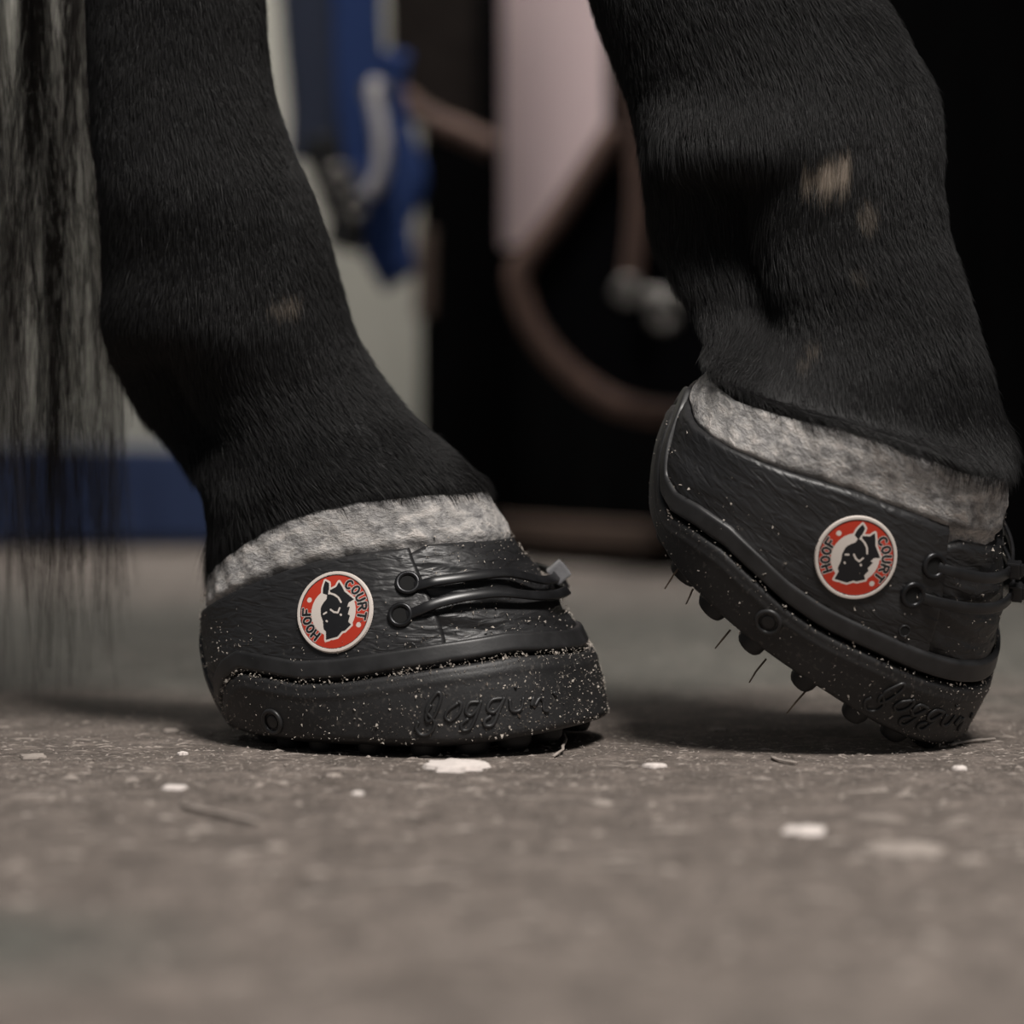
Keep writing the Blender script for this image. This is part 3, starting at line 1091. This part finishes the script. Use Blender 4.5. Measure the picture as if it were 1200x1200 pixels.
# tail: long loose strands hanging behind the planted leg
nt = 1200
k = 22
px0 = np.where(rng.random(nt) < .62, rng.uniform(-170, 60, nt), rng.normal(85, 42, nt))
px0 = np.minimum(px0, 185)
Yt = rng.uniform(1.37, 1.50, nt)
end = np.where(rng.random(nt) < .5, rng.uniform(330, 700, nt), rng.triangular(520, 690, 830, nt))
end = np.where(px0 > 120, np.minimum(end, rng.uniform(200, 520, nt)), end)
xb = (px0 - 600) * Yt / FPX
zb = HCAM + (HOR - end) * Yt / FPX
lock = np.round(px0 / 23)
z_top = 1.24
t = np.linspace(0, 1, k)
drift = np.sin(lock * 12.9) * .010 + rng.normal(0, .006, nt)
pts = np.empty((nt, k, 3))
pts[:, :, 2] = z_top + (zb[:, None] - z_top) * t[None, :] ** 0.9
fan = np.clip((1.15 - pts[:, :, 2]) / .55, 0, 1) ** .8
pts[:, :, 0] = -.185 + (xb[:, None] + .185) * fan + drift[:, None] * (1 - (pts[:, :, 2] / .5)) + .0035 * np.sin(t[None, :] * 22 + lock[:, None] * 3 + rng.uniform(0, 1.5, (nt, 1)))
pts[:, :, 1] = 1.34 + (Yt[:, None] - 1.34) * fan + .003 * np.sin(t[None, :] * 17 + lock[:, None])
rad = np.linspace(1, .45, k)[None, :] * rng.uniform(.16e-3, .30e-3, (nt, 1))
bt = np.clip(rng.normal(.026, .014, nt), .005, .08)
tint = bt[:, None] * np.array([1.16, 1.0, .88])
tl = make_curves('tail', pts, rad, tint, M['tailhair'], horse)
tag(tl, 'long loose dark tail hair', kind='stuff')

# ------------------------------------------------------------------ setting
def box_between(name, x0, x1, y0, y1, z0, z1, mat, bev=0.0):
    bm = bmesh.new()
    add_box(bm, ((x0 + x1) / 2, (y0 + y1) / 2, (z0 + z1) / 2), (x1 - x0, y1 - y0, z1 - z0))
    if bev: bevel_all(bm, bev)
    return obj_bm(name, bm, mat, None, smooth=False)


def wall_mat(name, c0, c1, sc=(6, 6, 1.2), rough=.8, spec=.3):
    t = NT(name)
    f = t.noise(t.coord(sc), 5, 5, .6)
    t.b.inputs['Specular IOR Level'].default_value = spec
    return t.out(t.ramp(f, [(.3, c0 + (1,)), (.7, c1 + (1,))]), rough, t.bump(t.noise(t.coord(), 120, 3), .0006, .5))


M['wall'] = wall_mat('pale_plaster', (.30, .295, .255), (.40, .385, .345))
M['pink'] = wall_mat('pale_pink_paint', (.50, .385, .39), (.56, .44, .44))
M['blue_paint'] = wall_mat('dark_blue_paint', (.012, .022, .062), (.022, .038, .095), rough=.6)
M['black_board'] = wall_mat('black_board', (.0015, .0015, .0016), (.003, .003, .0032), rough=.95, spec=.02)
M['brown_wood'] = wall_mat('brown_wood', (.05, .034, .026), (.085, .058, .045), rough=.7)
M['blue_web'] = plain('blue_webbing', (.009, .036, .15), .8, 0, .25, 400, .0003)
M['navy_web'] = plain('navy_webbing', (.018, .026, .055), .75, 0, .25, 400, .0003)
M['black_web'] = plain('black_webbing', (.004, .004, .0045), .85, 0, .25, 400)
M['metal'] = plain('dull_steel', (.17, .16, .15), .5, .7, .15, 150)
M['rope'] = plain('pale_grey_cord', (.50, .48, .50), .8, 0, .2, 300, .0004)
M['pad'] = plain('black_quilted_cloth', (.0025, .0025, .0032), .95, 0, .3, 60, 0, .04)
M['pad_brown'] = plain('dark_brown_cloth', (.018, .0145, .013), .95, 0, .3, 60, 0, .05)
M['binding'] = plain('brown_leather_binding', (.085, .047, .035), .75, 0, .3, 80)

bm = bmesh.new()
bmesh.ops.create_grid(bm, x_segments=60, y_segments=60, size=1.0, matrix=Matrix.Translation((0, 1.2, 0)) @ Matrix.Diagonal((2.2, 1.9, 1, 1)))
tag(obj_bm('floor', bm, M['floor']), kind='structure')
tag(box_between('wall_back', -2.2, 2.2, 2.75, 2.85, 0, 2.4, M['wall']), kind='structure')
xq = lambda px, Y: (px - 600) * Y / FPX
zq = lambda py, Y: HCAM + (HOR - py) * Y / FPX
bb = box_between('baseboard_back', -2.2, xq(495, 2.72), 2.715, 2.75, 0.008, zq(525, 2.72), M['blue_paint'], .004)
tag(bb, kind='structure')
tag(box_between('trim_1', xq(493, 2.58), xq(588, 2.58), 2.56, 2.66, 0, 2.4, M['black_board'], .004), kind='structure')
tag(box_between('door_1', xq(570, 2.72), xq(1000, 2.72), 2.70, 2.75, 0.0, 2.0, M['pink'], .003), kind='structure')
# black boarded partition running towards the camera on the right, open above the kickboard beside the post
A_, B_ = Vector((xq(560, 2.6), 2.6, 0)), Vector((xq(1200, 2.12), 2.12, 0))
dirv = (B_ - A_).normalized(); nrmv = Vector((-dirv.y, dirv.x, 0))
Rw = Matrix((dirv, nrmv, Vector((0, 0, 1)))).transposed()
bm = bmesh.new()
ln1 = .17
add_box(bm, A_ + dirv * (ln1 / 2) + nrmv * .02 + Vector((0, 0, .135)), (ln1, .04, .27), Rw)
add_box(bm, A_ + dirv * (ln1 + .55) + nrmv * .02 + Vector((0, 0, 1.2)), (1.1, .04, 2.4), Rw)
bmesh.ops.remove_doubles(bm, verts=bm.verts[:], dist=1e-5)
tag(obj_bm('wall_right', bm, M['black_board'], smooth=False), kind='structure')
bm = bmesh.new()
add_box(bm, A_ + dirv * .10 - nrmv * .010 + Vector((0, 0, .027)), (.30, .018, .022), Rw)
bevel_all(bm, .003)
tag(obj_bm('baseboard_right', bm, M['brown_wood'], smooth=False), kind='structure')


# ------------------------------------------------------------------ tack hanging at the back
def slab(name, outline, Y, thick, mat, parent, per=5, closed_smooth=False):
    """A padded panel with real thickness from an outline given where it hangs."""
    pts = [P(x, y, Y) for x, y in outline]
    bm = bmesh.new()
    f = [bm.verts.new(p) for p in pts]
    b = [bm.verts.new(p + Vector((0, thick, 0))) for p in pts]
    bm.faces.new(f); bm.faces.new(b)
    n = len(f)
    for i in range(n):
        bm.faces.new((f[i], f[(i + 1) % n], b[(i + 1) % n], b[i]))
    bmesh.ops.bevel(bm, geom=[e for e in bm.edges if abs(e.verts[0].co.y - e.verts[1].co.y) < 1e-6], offset=thick * .3, segments=2, affect='EDGES')
    return obj_bm(name, bm, mat, parent, smooth=False)


def strip(name, path, Y, width_px, thick, mat, parent):
    """Flat strap following a path, its flat side to the front."""
    pts = [P(x, y, Y) for x, y in smooth_path([(p[0], p[1], 0) for p in path], 6)[:, :2]]
    bm = bmesh.new()
    w = width_px / 2 * Y / FPX
    add_tube(bm, pts, w, 12, flat=(1.0, thick / 2 / w), up=[Vector((0, -1, 0))] * len(pts))
    return obj_bm(name, bm, mat, parent)


YS = 2.30
sp = link('saddle_pad', None); sp.location = (0, 0, 0)
tag(sp, 'black saddle pad with curved brown binding and a buckled strap, hanging by the pink door', 'saddle pad')
edge = [(736, 105), (730, 140), (698, 187), (655, 251), (614, 306), (607, 335), (622, 380), (655, 425), (700, 462), (745, 480), (800, 486), (860, 488)]
esm = [(x, y) for x, y in smooth_path([(a, b, 0) for a, b in edge], 4)[:, :2]]
slab('quilted_panel', esm + [(930, 470), (930, 60), (760, 60)], YS, .016, M['pad'], sp)
strip('binding', [(722, 150)] + edge[2:], YS - .006, 29, .012, M['binding'], sp)
s1 = strip('strap', [(738, 95), (745, 160), (748, 230), (744, 290), (738, 338)], YS - .016, 26, .006, M['binding'], sp)
bk = None
bm = bmesh.new()
add_tube(bm, [P(716, 345, YS - .03), P(760, 343, YS - .03), P(800, 348, YS - .03), P(834, 354, YS - .03)], [.0035, .0042, .0042, .003], 12)
bk = obj_bm('buckle_bar', bm, M['metal'], s1)
bm = bmesh.new()
add_torus(bm, P(736, 341, YS - .034), (1, 0, 0), (0, 0, 1), .0085, .0034)
obj_bm('ring', bm, M['metal'], s1)
bm = bmesh.new()
add_torus(bm, P(778, 368, YS - .034), (1, 0, 0), (0, 0, 1), .0095, .0042)
obj_bm('ring', bm, M['metal'], s1)

s2 = link('saddle_pad', None)
tag(s2, 'dark brown saddle pad with brown bottom edge, hanging on the black post', 'saddle pad')
YP = 2.42
slab('quilted_panel', [(450, -330), (558, -330), (560, 172), (520, 150), (456, 106)], YP, .02, M['pad_brown'], s2)
strip('binding', [(466, 112), (500, 138), (540, 155), (580, 174)], YP - .008, 28, .014, M['binding'], s2)

s3 = link('leather_strap', None)
tag(s3, 'short brown leather strap hanging on the edge of the black post', 'strap')
strip('strap_length', [(500, 268), (498, 300), (498, 340), (496, 372)], 2.558, 22, .006, M['brown_wood'], s3)

# blue halter hanging at the wall, folded straps with steel fittings
YH = 2.28
h = link('halter', None)
tag(h, 'blue webbing halter with steel fittings, hanging against the pale wall', 'halter')
strip('cheek_strap', [(416, -330), (418, -60), (420, 60), (424, 130), (432, 190)], YH, 58, .006, M['blue_web'], h)
strip('nose_strap', [(458, 60), (452, 120), (468, 180), (478, 212), (462, 250), (446, 285), (470, 330)], YH + .012, 46, .006, M['blue_web'], h)
strip('throat_strap', [(432, 185), (446, 225), (456, 270), (463, 318)], YH - .006, 50, .006, M['blue_web'], h)
strip('crown_strap', [(356, -330), (358, -40), (364, 60), (370, 130), (368, 190)], YH + .02, 62, .006, M['navy_web'], h)
strip('chin_strap', [(374, 160), (386, 200), (400, 235), (408, 262), (400, 292)], YH + .006, 44, .006, M['black_web'], h)
bm = bmesh.new()
add_tube(bm, smooth_path([P(443, 98, YH - .02), P(440, 120, YH - .022), P(447, 160, YH - .024), P(447, 200, YH - .024), P(434, 226, YH - .02)], 5), [.0105] * 21, 12, flat=(1, .6))
c_ = obj_bm('lead_clip', bm, M['rope'], h)
for x, y in ((440, 108), (416, 242), (395, 208)):
    bm = bmesh.new()
    add_torus(bm, P(x, y, YH - .018), (1, 0, 0), (0, 0, 1), .0075, .0032)
    obj_bm('ring', bm, M['metal'], h)

# ------------------------------------------------------------------ wood chips and straw on the floor
def floor_at(px, py):
    Y = HCAM * FPX / (py - HOR)
    return Vector(((px - 600) * Y / FPX, Y, 0))


def chip(name, px, py, wpx, dpx, label, cat, mat, group=None, rot=0.0, thick=.0016, seed=0):
    """A ragged flat flake lying on the floor; wpx wide and dpx deep as seen."""
    r = np.random.default_rng(seed + 100)
    c = floor_at(px, py)
    s = c.y / FPX
    a = wpx / 2 * s
    b = dpx / 2 * s * c.y / HCAM
    b = min(b, a * 1.2)
    n = 18
    bm = bmesh.new()
    top, bot = [], []
    for i in range(n):
        q = 2 * PI * i / n
        f = 1 + r.uniform(-.22, .22)
        x, y = a * math.cos(q) * f, b * math.sin(q) * f
        z = thick * (.5 + .5 * r.random())
        top.append(bm.verts.new((x * .93, y * .93, z))); bot.append(bm.verts.new((x, y, 0)))
    ct = bm.verts.new((0, 0, thick * 1.3)); cb = bm.verts.new((0, 0, 0))
    for i in range(n):
        j = (i + 1) % n
        bm.faces.new((top[i], top[j], ct)); bm.faces.new((bot[j], bot[i], cb)); bm.faces.new((bot[i], bot[j], top[j], top[i]))
    o = obj_bm(name, bm, mat, None, smooth=False)
    o.location = (c.x, c.y, .0002)
    o.rotation_euler = (0, 0, rot)
    return tag(o, label, cat, group)


def straw(px0, py0, px1, py1, rad, label, seed, lift=0.0):
    r = np.random.default_rng(seed)
    a, b = floor_at(px0, py0), floor_at(px1, py1)
    bm = bmesh.new()
    d = b - a
    pr = Vector((-d.y, d.x, 0))
    pts = []
    am_ = r.uniform(-.12, .12)
    for t in np.linspace(0, 1, 8):
        p = d * t + pr * (am_ * math.sin(t * PI) + r.normal(0, .006)) + Vector((0, 0, rad + .0003 + lift * t))
        pts.append(p)
    add_tube(bm, pts, [rad * (.8 + .4 * r.random()) for _ in pts], 8, flat=(1.2, .7))
    o = obj_bm('straw', bm, M['chip_tan'])
    o.location = a
    return tag(o, label, 'straw')


W, T_ = M['chip'], M['chip_tan']
chip('wood_chip', 533, 900, 72, 15, 'large ragged white wood chip at the toe of the planted boot', 'wood chip', W, thick=.0022, seed=1)
G = 'small wood chips on the concrete'
CH = [(205, 925, 27, 8, 'white wood chip lying alone near the heel of the planted boot', W), (420, 932, 14, 10, 'small round white chip in front of the planted boot', W),
      (214, 885, 12, 7, 'tiny white chip just behind the planted boot heel', W), (332, 920, 13, 8, 'tiny tan chip below the ring stud of the planted boot', T_),
      (390, 911, 19, 8, 'tan chip just in front of the planted boot, below its badge', T_), (200, 858, 20, 6, 'blurred pale chip on the floor behind the planted boot heel', T_),
      (38, 888, 32, 12, 'flat tan chip at the left frame edge under the tail', T_), (842, 857, 20, 6, 'pale chip in the shadow between the two boots', T_),
      (767, 899, 26, 6, 'thin white flake on the floor midway between the boots', W), (1125, 902, 18, 6, 'white flake in front of the raised boot toe', W),
      (705, 943, 28, 9, 'tan flake in front of the planted boot toe', T_), (945, 975, 52, 16, 'blurred pale white flake in front of the raised boot', W),
      (1062, 997, 88, 18, 'wide blurred tan flake near the camera, before the raised boot', T_), (1138, 1010, 34, 26, 'blurred tan flake beside the wide one near the camera', T_),
      (322, 995, 24, 14, 'blurred round tan chip in the floor before the planted boot', T_), (478, 984, 16, 12, 'blurred small white chip straight below the large white chip', T_)]
for i, (x, y, w_, d_, lab, m_) in enumerate(CH):
    chip('wood_chip', x, y, w_, d_, lab, 'wood chip', m_, G, random.uniform(-.3, .3), .0012, i + 2)
straw(213, 948, 302, 968, .0012, 'long bent pale straw lying before the planted boot heel', 1)
straw(648, 889, 660, 872, .0006, 'short straw leaning up against the planted boot toe', 2, .004)
straw(905, 890, 934, 897, .0008, 'thin pale straw on the floor before the raised boot', 3)
straw(1115, 876, 1165, 869, .0008, 'thin pale straw beside the raised boot toe', 4)

bm = bmesh.new()
r = np.random.default_rng(21)
for i in range(7000):
    Y = r.uniform(.74, 1.75) if r.random() < .45 else r.normal(1.20, .07)
    X = r.uniform(-.30, .32)
    s = r.choice([.3, .5, .75, 1.1], p=[.42, .36, .17, .05]) / 1000
    if i > 6650:      # bigger loose flakes nearer the camera
        Y = r.uniform(.74, 1.14); s = r.uniform(1.1, 2.2) / 1000
    an = r.uniform(0, PI); el = r.uniform(1, 3.0) if r.random() < .8 else r.uniform(3, 8)
    u = np.array([math.cos(an), math.sin(an), 0]) * s * el; v = np.array([-math.sin(an), math.cos(an), 0]) * s * (.6 if el < 3 else .3)
    c = np.array([X, Y, .0002])
    vs = [bm.verts.new(c + q) for q in (u, v, -u, -v)] + [bm.verts.new(c + np.array([0, 0, s * r.uniform(.5, 1.1)]) + u * r.uniform(-.3, .3))]
    for a, b in ((0, 1), (1, 2), (2, 3), (3, 0)):
        bm.faces.new((vs[a], vs[b], vs[4]))
    bm.faces.new((vs[3], vs[2], vs[1], vs[0]))
tag(obj_bm('wood_crumbs', bm, M['chip_tan'], smooth=False), 'pale wood crumbs scattered over the concrete floor', 'wood crumbs', None, 'stuff')
